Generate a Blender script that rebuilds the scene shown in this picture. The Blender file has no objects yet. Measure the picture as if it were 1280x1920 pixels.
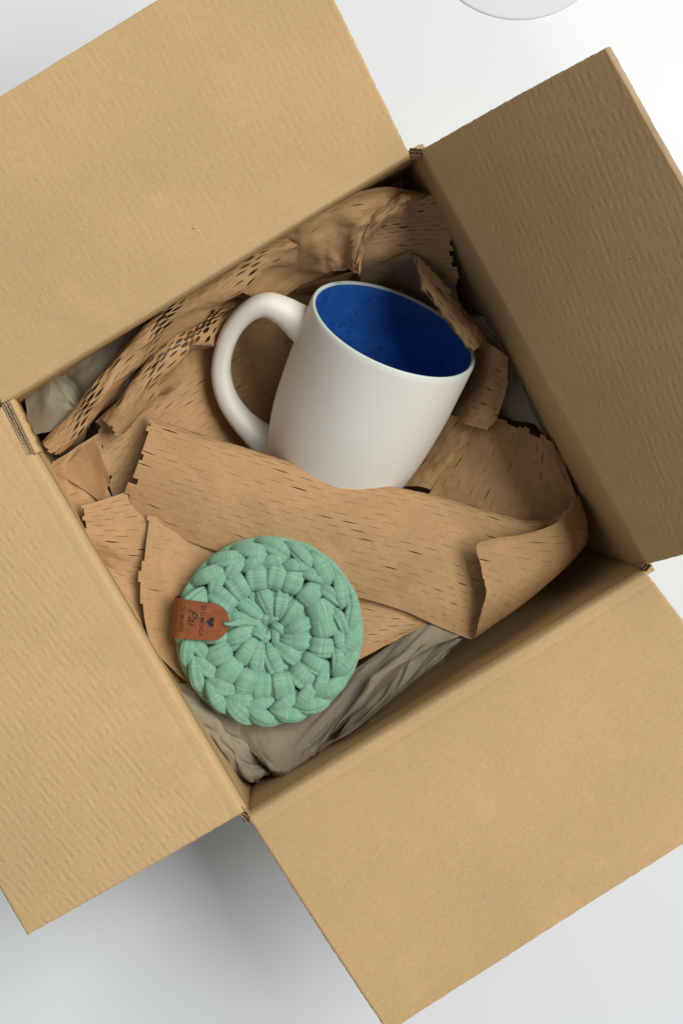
import bpy, math, random
import numpy as np
from mathutils import Vector, Matrix, noise

# ------------------------------------------------------------------ units and camera
S = 0.0088                 # metres per unit (the box is about 25 units = 22 cm wide)
RIM = 14.0                 # height of the box rim above the table, in units
CAMD = 60.0                # camera above the rim, in units
FPX = 2124.0               # focal length in photo pixels (1920 high)
NX, NY = 540.0, 830.0      # the point straight below the lens, in photo pixels

sc = bpy.context.scene
col = sc.collection
random.seed(7)

cam = bpy.data.cameras.new('camera')
cam_o = bpy.data.objects.new('camera', cam)
col.objects.link(cam_o)
cam.sensor_fit = 'VERTICAL'
cam.sensor_height = 36.0
cam.sensor_width = 24.0
cam.lens = 36.0 * FPX / 1920.0
cam.shift_x = (640 - NX) / 1920.0
cam.shift_y = -(960 - NY) / 1920.0
cam.clip_start = 0.01
cam.clip_end = 50
cam_o.location = (0, 0, (RIM + CAMD) * S)
sc.camera = cam_o

w = bpy.data.worlds.new('World'); sc.world = w; w.use_nodes = True
bg = w.node_tree.nodes['Background']
bg.inputs['Strength'].default_value = 1.0
_tc = w.node_tree.nodes.new('ShaderNodeTexCoord'); _sx = w.node_tree.nodes.new('ShaderNodeSeparateXYZ')
_rp = w.node_tree.nodes.new('ShaderNodeValToRGB')
w.node_tree.links.new(_tc.outputs['Generated'], _sx.inputs[0]); w.node_tree.links.new(_sx.outputs['Z'], _rp.inputs['Fac'])
for _e, (_p, _v) in zip(_rp.color_ramp.elements, ((0.0, 0.30), (0.7, 0.19))):
    _e.position = _p; _e.color = (_v * 0.97, _v * 0.985, _v, 1)
w.node_tree.links.new(_rp.outputs['Color'], bg.inputs['Color'])

def lamp(name, loc, size, energy, colr):
    l = bpy.data.lights.new(name, 'AREA'); l.shape = 'DISK' if not isinstance(size, tuple) else 'RECTANGLE'
    if isinstance(size, tuple):
        l.size, l.size_y = size
    else:
        l.size = size
    l.energy = energy; l.color = colr
    o = bpy.data.objects.new(name, l); col.objects.link(o)
    o.location = loc
    o.rotation_euler = (Vector((0, 0, 0.1)) - o.location).to_track_quat('-Z', 'Y').to_euler()
    return o


lamp('window_light', (2.35, 1.14, 3.60), (3.8, 2.1), 222.0, (1.0, 0.98, 0.945))      # soft main light from the right
lamp('ceiling_lamp', (0.785, 0.66, 1.5), 0.08, 0.6, (1.0, 0.99, 0.97))        # small lamp mirrored in the table at the right edge

sc.view_settings.view_transform = 'Standard'
sc.view_settings.look = 'None'
sc.view_settings.gamma = 1.0
sc.view_settings.exposure = 0.0
sc.render.engine = 'CYCLES'
sc.cycles.max_bounces = 8
sc.cycles.diffuse_bounces = 2


def P(px, py, d):
    """photo pixel + depth below the rim -> point in metres"""
    h = CAMD + d
    return np.array([(px - NX) / FPX * h * S, -(py - NY) / FPX * h * S, (RIM - d) * S])


# ------------------------------------------------------------------ materials
def nmat(name):
    m = bpy.data.materials.new(name); m.use_nodes = True
    nt = m.node_tree
    return m, nt, nt.nodes['Principled BSDF'], nt.nodes, nt.links


def nd(nt, t, **kw):
    n = nt.nodes.new(t)
    for k, v in kw.items():
        if k in n.inputs:
            n.inputs[k].default_value = v
        else:
            setattr(n, k, v)
    return n


def mixcol(nt, fac, a, b, blend='MIX'):
    n = nt.nodes.new('ShaderNodeMix'); n.data_type = 'RGBA'; n.blend_type = blend
    for sock, v in ((n.inputs['Factor'], fac), (n.inputs[6], a), (n.inputs[7], b)):
        if hasattr(v, 'is_output'):
            nt.links.new(v, sock)
        else:
            sock.default_value = v
    return n.outputs[2]


def ramp(nt, src, stops):
    r = nt.nodes.new('ShaderNodeValToRGB')
    cr = r.color_ramp
    while len(cr.elements) < len(stops):
        cr.elements.new(0.5)
    for e, (p, c) in zip(cr.elements, stops):
        e.position = p; e.color = (c, c, c, 1) if not isinstance(c, tuple) else c
    nt.links.new(src, r.inputs['Fac'])
    return r.outputs['Color']


def mathn(nt, op, a, b=0.0):
    n = nt.nodes.new('ShaderNodeMath'); n.operation = op
    for s, v in ((n.inputs[0], a), (n.inputs[1], b)):
        if hasattr(v, 'is_output'):
            nt.links.new(v, s)
        else:
            s.default_value = v
    return n.outputs[0]


def cardboard(name, angle, strength, base=(0.56, 0.372, 0.176)):
    """kraft liner; UV is in units (along the hinge, away from it); flutes press through as broken ridges"""
    m, nt, b, N, L = nmat(name)
    tc = nd(nt, 'ShaderNodeTexCoord')
    uv = tc.outputs['UV']; ob = tc.outputs['Object']
    big = nd(nt, 'ShaderNodeTexNoise', Scale=14.0, Detail=3.0); L.new(ob, big.inputs['Vector'])
    mid = nd(nt, 'ShaderNodeTexNoise', Scale=420.0, Detail=4.0, Roughness=0.7); L.new(ob, mid.inputs['Vector'])
    fine = nd(nt, 'ShaderNodeTexNoise', Scale=1500.0, Detail=2.0); L.new(ob, fine.inputs['Vector'])
    c = lambda k: (base[0] * k, base[1] * k, base[2] * k, 1)
    x = mixcol(nt, ramp(nt, big.outputs['Fac'], [(0.35, 0.0), (0.65, 1.0)]), c(0.95), c(1.05))
    x = mixcol(nt, ramp(nt, mid.outputs['Fac'], [(0.3, 0.0), (0.7, 0.30)]), x, c(0.72))
    x = mixcol(nt, ramp(nt, fine.outputs['Fac'], [(0.4, 0.0), (0.62, 0.30)]), x, (0.66, 0.50, 0.29, 1))
    sc1 = nd(nt, 'ShaderNodeTexNoise', Scale=26.0, Detail=6.0, Roughness=0.75); L.new(ob, sc1.inputs['Vector'])
    x = mixcol(nt, ramp(nt, sc1.outputs['Fac'], [(0.55, 0.0), (0.75, 0.45)]), x, (base[0] * 1.22, base[1] * 1.26, base[2] * 1.36, 1))
    sc2 = nd(nt, 'ShaderNodeTexNoise', Scale=9.0, Detail=7.0, Roughness=0.8, Distortion=0.6); L.new(ob, sc2.inputs['Vector'])
    x = mixcol(nt, ramp(nt, sc2.outputs['Fac'], [(0.25, 0.35), (0.46, 0.0)]), x, c(0.78))
    # sparse dark and pale fibres
    mp = nd(nt, 'ShaderNodeMapping'); mp.inputs['Scale'].default_value = (1.0, 2.4, 1.0)
    mp.inputs['Rotation'].default_value = (0, 0, 0.6)
    L.new(ob, mp.inputs['Vector'])
    sp = nd(nt, 'ShaderNodeTexVoronoi', Scale=190.0); L.new(mp.outputs['Vector'], sp.inputs['Vector'])
    rnd = nd(nt, 'ShaderNodeTexNoise', Scale=60.0); L.new(ob, rnd.inputs['Vector'])
    spot = mathn(nt, 'LESS_THAN', sp.outputs['Distance'], mathn(nt, 'MULTIPLY', mathn(nt, 'SUBTRACT', rnd.outputs['Fac'], 0.60), 0.9))
    x = mixcol(nt, mathn(nt, 'MULTIPLY', spot, 0.55), x, (0.14, 0.09, 0.05, 1))
    L.new(x, b.inputs['Base Color'])
    b.inputs['Roughness'].default_value = 0.72
    b.inputs['Specular IOR Level'].default_value = 0.25
    # flutes
    rot = nd(nt, 'ShaderNodeMapping'); rot.inputs['Rotation'].default_value = (0, 0, angle)
    L.new(uv, rot.inputs['Vector'])
    wob = nd(nt, 'ShaderNodeTexNoise', Scale=0.45, Detail=2.0); L.new(rot.outputs['Vector'], wob.inputs['Vector'])
    sx = nd(nt, 'ShaderNodeSeparateXYZ'); L.new(rot.outputs['Vector'], sx.inputs[0])
    ph = mathn(nt, 'ADD', mathn(nt, 'MULTIPLY', sx.outputs['Y'], 2 * math.pi / 0.40), mathn(nt, 'MULTIPLY', wob.outputs['Fac'], 5.0))
    si = mathn(nt, 'SINE', ph)
    mm = nd(nt, 'ShaderNodeMapping'); mm.inputs['Scale'].default_value = (1.7, 1.3, 1)
    L.new(rot.outputs['Vector'], mm.inputs['Vector'])
    mk = nd(nt, 'ShaderNodeTexNoise', Scale=1.0, Detail=2.5, Roughness=0.6); L.new(mm.outputs['Vector'], mk.inputs['Vector'])
    mask = ramp(nt, mk.outputs['Fac'], [(0.44, 0.0), (0.64, 1.0)])
    # no relief right at the crease
    su = nd(nt, 'ShaderNodeSeparateXYZ'); L.new(uv, su.inputs[0])
    fade = ramp(nt, mathn(nt, 'MULTIPLY', su.outputs['Y'], 0.1), [(0.06, 0.0), (0.26, 1.0)])
    m3 = nd(nt, 'ShaderNodeMapping'); m3.inputs['Scale'].default_value = (1.3, 2.75, 1)
    L.new(rot.outputs['Vector'], m3.inputs['Vector'])
    an = nd(nt, 'ShaderNodeTexNoise', Scale=1.0, Detail=1.0, Roughness=0.4); L.new(m3.outputs['Vector'], an.inputs['Vector'])
    relief = mathn(nt, 'ADD', mathn(nt, 'MULTIPLY', mathn(nt, 'MULTIPLY', si, mask), 0.42), mathn(nt, 'MULTIPLY', an.outputs['Fac'], 0.7))
    relief = mathn(nt, 'MULTIPLY', relief, fade)
    relief = mathn(nt, 'MULTIPLY', relief, strength)
    bump2 = nd(nt, 'ShaderNodeTexNoise', Scale=260.0, Detail=4.0); L.new(ob, bump2.inputs['Vector'])
    relief = mathn(nt, 'ADD', relief, mathn(nt, 'MULTIPLY', bump2.outputs['Fac'], 0.35))
    dent = nd(nt, 'ShaderNodeTexNoise', Scale=30.0, Detail=3.0); L.new(ob, dent.inputs['Vector'])
    relief = mathn(nt, 'ADD', relief, mathn(nt, 'MULTIPLY', dent.outputs['Fac'], 1.6))
    bp = nd(nt, 'ShaderNodeBump'); bp.inputs['Strength'].default_value = 0.8
    bp.inputs['Distance'].default_value = 0.0003
    L.new(relief, bp.inputs['Height']); L.new(bp.outputs['Normal'], b.inputs['Normal'])
    return m


def paper(name, base, var=0.12, rough=0.8, bump=0.25, trans=0.0):
    m, nt, b, N, L = nmat(name)
    tc = nd(nt, 'ShaderNodeTexCoord'); ob = tc.outputs['Object']
    n1 = nd(nt, 'ShaderNodeTexNoise', Scale=45.0, Detail=5.0, Roughness=0.6); L.new(ob, n1.inputs['Vector'])
    n2 = nd(nt, 'ShaderNodeTexNoise', Scale=700.0, Detail=3.0, Roughness=0.7); L.new(ob, n2.inputs['Vector'])
    c = lambda k: (base[0] * k, base[1] * k, base[2] * k, 1)
    x = mixcol(nt, ramp(nt, n1.outputs['Fac'], [(0.3, 0.0), (0.7, 1.0)]), c(1 - var), c(1 + var))
    x = mixcol(nt, ramp(nt, n2.outputs['Fac'], [(0.35, 0.0), (0.75, 0.45)]), x, c(0.68))
    L.new(x, b.inputs['Base Color'])
    b.inputs['Roughness'].default_value = rough
    b.inputs['Specular IOR Level'].default_value = 0.25
    n3 = nd(nt, 'ShaderNodeTexNoise', Scale=160.0, Detail=5.0); L.new(ob, n3.inputs['Vector'])
    bp = nd(nt, 'ShaderNodeBump'); bp.inputs['Strength'].default_value = bump
    bp.inputs['Distance'].default_value = 0.0008
    L.new(n3.outputs['Fac'], bp.inputs['Height']); L.new(bp.outputs['Normal'], b.inputs['Normal'])
    return m


def plain(name, colr, rough=0.5, spec=0.5, noise_scale=0, k=0.8, bump=0.0):
    m, nt, b, N, L = nmat(name)
    b.inputs['Base Color'].default_value = (*colr, 1)
    b.inputs['Roughness'].default_value = rough
    b.inputs['Specular IOR Level'].default_value = spec
    if noise_scale:
        tc = nd(nt, 'ShaderNodeTexCoord')
        n1 = nd(nt, 'ShaderNodeTexNoise', Scale=noise_scale, Detail=4.0); L.new(tc.outputs['Object'], n1.inputs['Vector'])
        x = mixcol(nt, ramp(nt, n1.outputs['Fac'], [(0.35, 0.0), (0.65, 1.0)]), (*colr, 1), tuple(v * k for v in colr) + (1,))
        L.new(x, b.inputs['Base Color'])
        if bump:
            bp = nd(nt, 'ShaderNodeBump'); bp.inputs['Strength'].default_value = bump
            bp.inputs['Distance'].default_value = 0.0006
            L.new(n1.outputs['Fac'], bp.inputs['Height']); L.new(bp.outputs['Normal'], b.inputs['Normal'])
    return m


M = {}
M['card_side'] = cardboard('cardboard_left_flap', math.radians(9), 1.15)
M['card_right'] = cardboard('cardboard_right_flap', math.radians(9), 0.58)
M['card_end'] = cardboard('cardboard_end_flaps', math.radians(90), 0.48)
M['card_low'] = cardboard('cardboard_low_flap', math.radians(8), 0.5)
M['card_wall'] = cardboard('cardboard_walls', math.radians(90), 0.2)
M['card_edge'] = paper('cardboard_cut_edge', (0.43, 0.31, 0.19), 0.3, 0.9, 0.6)
M['kraft'] = paper('kraft_paper', (0.49, 0.296, 0.142))
M['grey_paper'] = paper('grey_packing_paper', (0.31, 0.262, 0.185), 0.08, 0.75, 0.15)
M['leather'] = plain('leather', (0.285, 0.085, 0.028), 0.45, 0.4, 300, 0.75, 0.25)
M['leather_edge'] = plain('leather_dark_edge', (0.055, 0.03, 0.022), 0.6, 0.3)
M['print'] = plain('black_print', (0.022, 0.018, 0.02), 0.6, 0.3)


def table_mat():
    m, nt, b, N, L = nmat('white_table_top')
    tc = nd(nt, 'ShaderNodeTexCoord')
    n1 = nd(nt, 'ShaderNodeTexNoise', Scale=6.0, Detail=4.0); L.new(tc.outputs['Object'], n1.inputs['Vector'])
    x = mixcol(nt, n1.outputs['Fac'], (0.715, 0.755, 0.78, 1), (0.745, 0.78, 0.80, 1))
    L.new(x, b.inputs['Base Color'])
    b.inputs['Roughness'].default_value = 0.6
    b.inputs['Coat Weight'].default_value = 0.35
    b.inputs['Coat Roughness'].default_value = 0.10
    return m


def mug_outer():
    m, nt, b, N, L = nmat('white_glaze')
    tc = nd(nt, 'ShaderNodeTexCoord'); ob = tc.outputs['Object']
    n1 = nd(nt, 'ShaderNodeTexNoise', Scale=40.0, Detail=4.0); L.new(ob, n1.inputs['Vector'])
    x = mixcol(nt, n1.outputs['Fac'], (0.845, 0.825, 0.755, 1), (0.875, 0.855, 0.79, 1))
    L.new(x, b.inputs['Base Color'])
    b.inputs['Roughness'].default_value = 0.55
    b.inputs['Specular IOR Level'].default_value = 0.4
    b.inputs['Subsurface Weight'].default_value = 0.0
    n2 = nd(nt, 'ShaderNodeTexNoise', Scale=110.0, Detail=3.0); L.new(ob, n2.inputs['Vector'])
    bp = nd(nt, 'ShaderNodeBump'); bp.inputs['Strength'].default_value = 0.10; bp.inputs['Distance'].default_value = 0.0006
    L.new(n2.outputs['Fac'], bp.inputs['Height']); L.new(bp.outputs['Normal'], b.inputs['Normal'])
    return m


def mug_inner():
    m, nt, b, N, L = nmat('blue_glaze')
    tc = nd(nt, 'ShaderNodeTexCoord'); ob = tc.outputs['Object']
    n1 = nd(nt, 'ShaderNodeTexNoise', Scale=55.0, Detail=6.0, Roughness=0.65); L.new(ob, n1.inputs['Vector'])
    n2 = nd(nt, 'ShaderNodeTexNoise', Scale=330.0, Detail=3.0); L.new(ob, n2.inputs['Vector'])
    x = mixcol(nt, ramp(nt, n1.outputs['Fac'], [(0.3, 0.0), (0.7, 1.0)]), (0.010, 0.072, 0.33, 1), (0.024, 0.145, 0.53, 1))
    x = mixcol(nt, ramp(nt, n2.outputs['Fac'], [(0.57, 0.0), (0.70, 0.4)]), x, (0.004, 0.02, 0.11, 1))
    L.new(x, b.inputs['Base Color'])
    b.inputs['Roughness'].default_value = 0.5
    b.inputs['Specular IOR Level'].default_value = 0.35
    bp = nd(nt, 'ShaderNodeBump'); bp.inputs['Strength'].default_value = 0.55; bp.inputs['Distance'].default_value = 0.0012
    v = mathn(nt, 'ADD', n1.outputs['Fac'], mathn(nt, 'MULTIPLY', n2.outputs['Fac'], 0.5))
    L.new(v, bp.inputs['Height']); L.new(bp.outputs['Normal'], b.inputs['Normal'])
    return m


def yarn_mat():
    """cotton jersey yarn: fine cross bands that follow the strand (UV: x along in units, y around)"""
    m, nt, b, N, L = nmat('green_jersey_yarn')
    tc = nd(nt, 'ShaderNodeTexCoord'); uv = tc.outputs['UV']; ob = tc.outputs['Object']
    mp = nd(nt, 'ShaderNodeMapping'); mp.inputs['Scale'].default_value = (13.0, 0.25, 1)
    L.new(uv, mp.inputs['Vector'])
    lines = nd(nt, 'ShaderNodeTexNoise', Scale=1.0, Detail=3.0, Roughness=0.65); L.new(mp.outputs['Vector'], lines.inputs['Vector'])
    mp2 = nd(nt, 'ShaderNodeMapping'); mp2.inputs['Scale'].default_value = (55.0, 40.0, 1)
    L.new(uv, mp2.inputs['Vector'])
    knit = nd(nt, 'ShaderNodeTexNoise', Scale=1.0, Detail=2.0); L.new(mp2.outputs['Vector'], knit.inputs['Vector'])
    x = mixcol(nt, ramp(nt, lines.outputs['Fac'], [(0.40, 0.0), (0.56, 0.35), (0.66, 1.0)]), (0.195, 0.405, 0.28, 1), (0.36, 0.56, 0.43, 1))
    x = mixcol(nt, ramp(nt, knit.outputs['Fac'], [(0.4, 0.0), (0.65, 0.5)]), x, (0.135, 0.325, 0.21, 1))
    L.new(x, b.inputs['Base Color'])
    b.inputs['Roughness'].default_value = 0.9
    b.inputs['Specular IOR Level'].default_value = 0.15
    b.inputs['Sheen Weight'].default_value = 0.25
    b.inputs['Sheen Roughness'].default_value = 0.5
    bp = nd(nt, 'ShaderNodeBump'); bp.inputs['Strength'].default_value = 0.5; bp.inputs['Distance'].default_value = 0.0005
    v = mathn(nt, 'ADD', mathn(nt, 'MULTIPLY', lines.outputs['Fac'], 1.0), mathn(nt, 'MULTIPLY', knit.outputs['Fac'], 0.5))
    L.new(v, bp.inputs['Height']); L.new(bp.outputs['Normal'], b.inputs['Normal'])
    return m


M['table'] = table_mat()
M['mug'] = mug_outer()
M['mug_in'] = mug_inner()
M['mug_rim'] = plain('pale_rim_glaze', (0.62, 0.69, 0.64), 0.42, 0.4)
M['yarn'] = yarn_mat()
M['dish'] = plain('white_porcelain', (0.685, 0.725, 0.75), 0.6, 0.4, 20, 0.98)


# ------------------------------------------------------------------ object helpers
def obj(name, verts, faces, mat, parent=None, smooth=True, uvs=None, mats=None, fmat=None):
    me = bpy.data.meshes.new(name)
    me.from_pydata([tuple(v) for v in verts], [], faces)
    if isinstance(mat, (list, tuple)):
        for x in mat:
            me.materials.append(M[x])
    else:
        me.materials.append(M[mat])
    if fmat is not None:
        me.polygons.foreach_set('material_index', fmat)
    if smooth:
        me.polygons.foreach_set('use_smooth', [True] * len(me.polygons))
    if uvs is not None:
        ul = me.uv_layers.new(name='UVMap')
        li = np.zeros(len(me.loops), dtype=np.int64); me.loops.foreach_get('vertex_index', li)
        ul.data.foreach_set('uv', np.asarray(uvs, dtype=np.float64)[li].ravel())
    me.update()
    o = bpy.data.objects.new(name, me)
    col.objects.link(o)
    if parent is not None:
        o.parent = parent
    return o


def tag(o, label=None, cat=None, group=None, kind=None):
    if label: o['label'] = label
    if cat: o['category'] = cat
    if group: o['group'] = group
    if kind: o['kind'] = kind
    return o


def empty(name, loc=(0, 0, 0)):
    o = bpy.data.objects.new(name, None); o.empty_display_size = 0.02
    col.objects.link(o); o.location = loc
    return o


def grid_faces(nr, nc, off=0, closed=False):
    f = []
    for j in range(nr - 1):
        for i in range(nc - 1 + (1 if closed else 0)):
            a = off + j * nc + i; b_ = off + j * nc + (i + 1) % nc
            f.append((a, b_, b_ + nc, a + nc))
    return f


def solidify(o, t, offset=-1.0, rim=None):
    md = o.modifiers.new('thickness', 'SOLIDIFY'); md.thickness = t; md.offset = offset
    md.use_even_offset = False
    if rim is not None:
        md.material_offset_rim = rim
    return md


def fbm(x, y, z, sc_, oct_=3):
    v = 0; a = 1; t = 0
    for k in range(oct_):
        v += a * noise.noise((x * sc_, y * sc_, z * sc_ + 11.3 * k)); t += a
        a *= 0.5; sc_ *= 2.03
    return v / t


def catmull(ctrl, s, t):
    """ctrl (R,C,3); s rows, t cols arrays -> (len(s),len(t),3)"""
    ctrl = np.asarray(ctrl, float)

    def basis(n, q):
        Wt = np.zeros((len(q), n))
        for k, x in enumerate(q):
            i = min(max(int(math.floor(x)), 0), n - 2); f = x - i
            w4 = (-0.5 * f + f * f - 0.5 * f ** 3, 1 - 2.5 * f * f + 1.5 * f ** 3,
                  0.5 * f + 2 * f * f - 1.5 * f ** 3, -0.5 * f * f + 0.5 * f ** 3)
            for dlt, wv in zip((-1, 0, 1, 2), w4):
                j = i + dlt
                if j < 0:
                    Wt[k, 0] += 2 * wv; Wt[k, 1] -= wv
                elif j > n - 1:
                    Wt[k, n - 1] += 2 * wv; Wt[k, n - 2] -= wv
                else:
                    Wt[k, j] += wv
        return Wt
    A = basis(ctrl.shape[0], s); B = basis(ctrl.shape[1], t)
    return np.einsum('ij,jkc,lk->ilc', A, ctrl, B)


# ------------------------------------------------------------------ setting
tv = [(-3, -3, 0), (3, -3, 0), (3, 3, 0), (-3, 3, 0)]
table = obj('table_top', tv, [(0, 1, 2, 3)], 'table', smooth=False)
tag(table, kind='structure')

# ------------------------------------------------------------------ the box
box = empty('cardboard_box', (0, 0, 0))
tag(box, 'open brown corrugated cardboard box with all four flaps folded out', 'box')

HINGE = {'top': ((2, 754), (766, 287)), 'left': ((2, 764), (451, 1526)), 'low': ((468, 1537), (1213, 1077)), 'right': ((790, 281), (1212, 1058))}


def meet(a, b):
    (x1, y1), (x2, y2) = HINGE[a]; (x3, y3), (x4, y4) = HINGE[b]
    den = (x1 - x2) * (y3 - y4) - (y1 - y2) * (x3 - x4)
    p = x1 * y2 - y1 * x2; q = x3 * y4 - y3 * x4
    return P((p * (x3 - x4) - (x1 - x2) * q) / den, (p * (y3 - y4) - (y1 - y2) * q) / den, 0)


CT, CL, CB, CR = meet('top', 'right'), meet('top', 'left'), meet('left', 'low'), meet('low', 'right')
CEN = (CT + CL + CB + CR) / 4
TH = 0.42 * S


def inward(a, b):
    t = (b - a) / np.linalg.norm(b - a)
    n = np.array([-t[1], t[0], 0])
    if np.dot(n, CEN - a) < 0:
        n = -n
    return t, n


def wall(a, b, bulge, roll=0.32, ends=(-0.2 * S, -0.2 * S)):
    t, n = inward(a, b)
    L = np.linalg.norm(b - a)
    nu, nv = 40, 30
    vs = []; uv = []
    for j in range(nv + 1):
        d = 0.75 + (RIM - 0.75 - 0.05) * j / nv
        for i in range(nu + 1):
            u = ends[0] + (L - ends[0] - ends[1]) * i / nu
            bl = bulge * math.sin(math.pi * min(1, (d - 0.75) / 13.0)) * (0.35 + 0.65 * math.sin(math.pi * i / nu))
            q = a + t * u + n * ((roll - 0.012) * S - bl * S)
            q = q + n * S * 0.05 * fbm(u * 20, d * 0.3, 3.1, 1.0) * min(1, (d - 0.75) * 0.5)
            vs.append((q[0], q[1], (RIM - d) * S)); uv.append((u / S, 3 + d))
    o = obj('wall', vs, grid_faces(nv + 1, nu + 1), 'card_wall', box, uvs=uv)
    # face towards the inside
    me = o.data
    if np.dot(np.array(me.polygons[0].normal), n) < 0:
        me.flip_normals()
    solidify(o, TH, -1.0)
    return o


wall(CL, CT, 0.9, 0.20); wall(CL, CB, 0.9, 0.34); wall(CB, CR, 0.9, 0.26); wall(CT, CR, 0.2, 0.05)
fl = [CT, CL, CB, CR]
obj('floor_panel', [(*((p - CEN) * 1.03 + CEN)[:2], 0.0012) for p in fl], [(0, 1, 2, 3)], 'card_wall', box,
    uvs=[(0, 5), (25, 5), (25, 30), (0, 30)])


def flap(h0, h1, t0, t1, mat, seed, sag=0.0, curl=0.0, name='flap', roll=0.34, score=1.0):
    """h0,h1 hinge ends and t0,t1 outer corners, (px,py,height above rim)"""
    H0, H1, T0, T1 = (P(x, y, -h) for x, y, h in (h0, h1, t0, t1))
    t, n = inward(H0, H1)
    nu = 170
    vs = []; uv = []
    pre = [(roll * a_, b_) for a_, b_ in ((1.0, 0.9), (0.98, 0.65), (0.92, 0.42), (0.76, 0.24), (0.48, 0.10), (0.2, 0.02))]
    outs = [0.0, 0.0035, 0.008, 0.014, 0.020, 0.026, 0.032, 0.037, 0.042, 0.047, 0.052, 0.06] + list(np.linspace(0.08, 1, 110))
    Lh = np.linalg.norm(H1 - H0); Lo = (np.linalg.norm(T0 - H0) + np.linalg.norm(T1 - H1)) / 2 / S
    rows = [('p', x) for x in pre] + [('o', x) for x in outs]
    for kind, x in rows:
        for i in range(nu + 1):
            f = i / nu
            hp = H0 + (H1 - H0) * f
            if kind == 'p':
                q = hp + n * x[0] * S - np.array([0, 0, x[1] * S])
                o_ = -x[1]
            else:
                tp = T0 + (T1 - T0) * f
                q = hp + (tp - hp) * x
                o_ = x * Lo
                # score line beside the fold, gentle bowing, uneven board
                up = score * (-0.03 * math.exp(-((o_ - 0.50) / 0.10) ** 2) + 0.015 * math.exp(-((o_ - 0.20) / 0.12) ** 2))
                up += sag * math.sin(math.pi * x) + curl * x * x
                up += 0.10 * x * fbm(f * 3, x * 2, seed, 1.0, 2)
                q = q + np.array([0, 0, up * S])
                # torn-looking cut edges
                if i in (0, nu):
                    e = 0.05 * fbm(o_ * 3.0, seed, 0.0, 1.0, 3) + 0.03 * noise.noise((o_ * 9, seed, 2))
                    q = q + t * e * S
                if x == 1:
                    q = q - n * S * (0.04 * fbm(f * 60, seed, 4.0, 1.0, 3))
            # roll the hinge a little out of true
            q = q + n * S * 0.05 * fbm(f * 4, seed, 9.0, 1.0, 2)
            vs.append(q); uv.append((f * Lh / S, o_))
    o = obj(name, vs, grid_faces(len(rows), nu + 1), [mat, 'card_edge'], box, uvs=uv)
    if o.data.polygons[-1].normal.z < 0:
        o.data.flip_normals()
    solidify(o, TH * 0.95, -1.0, rim=1)
    return o


f_top = flap((2, 754, 0), (766, 287, 0), (-271, 351, 4.0), (549, -151, 4.0), 'card_end', 1.7, 0.15, 0.2, roll=0.20, score=0.4)
f_left = flap((2, 764, 0), (451, 1526, 0), (-395, 990, 0.9), (50, 1756, 0.9), 'card_side', 4.1, 0.1, -0.2, score=0.4)
f_low = flap((468, 1537, 0), (1213, 1077, 0), (727, 1936, 2.6), (1490, 1446, 2.6), 'card_low', 8.3, 0.25, 0.0, roll=0.26, score=1.0)
f_right = flap((790, 281, 0), (1212, 1058, 0), (1135, 90, 9.5), (1611, 942, 9.5), 'card_right', 6.2, 0.35, 0.0, roll=0.05, score=0.1)
f_top['label'] = 'large bright flap rising at the upper left'
f_left['label'] = 'flat flap with broken flute ridges at the left'
f_low['label'] = 'smooth flap at the lower right'
f_right['label'] = 'dark shaded flap standing up at the right'


def corrugated(a, b, width, depth, waves, layers=1, parent=box, name='corrugated_edge', fuzz=0.02):
    """open board edge seen end-on: liners with a wavy medium between them; a,b points (m), width/depth in units"""
    t = (b - a); L = np.linalg.norm(t); t = t / L
    n = np.array([-t[1], t[0], 0.0])
    vs = []; fs = []

    def ribbon(pts, th):
        k0 = len(vs); m = len(pts)
        for (u, v) in pts:
            for dv, dz in ((-th, 0), (th, 0), (th, -depth), (-th, -depth)):
                q = a + t * u * L + n * (v + dv) * S
                q = q + np.array([0, 0, (dz + fuzz * noise.noise((u * 40, v * 5, dv * 30))) * S])
                vs.append(q)
        for i in range(m - 1):
            for k in range(4):
                p = k0 + i * 4 + k; r = k0 + i * 4 + (k + 1) % 4
                fs.append((p, p + 4, r + 4, r))
        fs.append(tuple(k0 + k for k in range(4))); fs.append(tuple(k0 + (m - 1) * 4 + k for k in (3, 2, 1, 0)))
    nseg = int(max(12, waves * 10))
    for k in range(layers + 1):
        v = width * (k / layers - 0.5)
        ribbon([(i / nseg, v + 0.025 * noise.noise((i * 0.35, k * 3.3, 1.2))) for i in range(nseg + 1)], 0.022)
    for k in range(layers):
        c = width * ((k + 0.5) / layers - 0.5); am = width / layers * 0.42
        ribbon([(i / nseg, c + am * math.sin(2 * math.pi * waves * (1 + 0.15 * k) * i / nseg + k)
                 + 0.02 * noise.noise((i * 0.3, k, 7))) for i in range(nseg + 1)], 0.016)
    return obj(name, vs, fs, 'card_edge', parent, smooth=False)


# glue tab: double-wall end showing along the left wall near the corner
ga, gb = P(10, 756, -0.06), P(57, 853, -0.04)
gt = corrugated(ga, gb, 0.30, 1.2, 9, 2, name='glue_tab')
t_, n_ = inward(CL, CB)
ta, tb = P(21, 750, 0.02), P(69, 849, 0.02)
vs = []
nseg = 40
for i in range(nseg + 1):
    f = i / nseg
    q = ta + (tb - ta) * f
    for dv, dz in ((-0.16, 0.0), (-0.03, 0.03), (0.12 + 0.05 * noise.noise((f * 9, 1, 2)), -0.02), (0.15 + 0.05 * noise.noise((f * 9, 1, 2)), -1.2), (-0.16, -1.2)):
        vs.append(q + n_ * dv * S + np.array([0, 0, dz * S]))
fs = []
for i in range(nseg):
    for k in range(5):
        p = i * 5 + k; r = i * 5 + (k + 1) % 5
        fs.append((p, p + 5, r + 5, r))
fs.append((0, 1, 2, 3, 4)); fs.append(tuple(nseg * 5 + k for k in (4, 3, 2, 1, 0)))
obj('tab_liner', vs, fs, 'card_end', gt, uvs=[(0, 5)] * len(vs))
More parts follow.
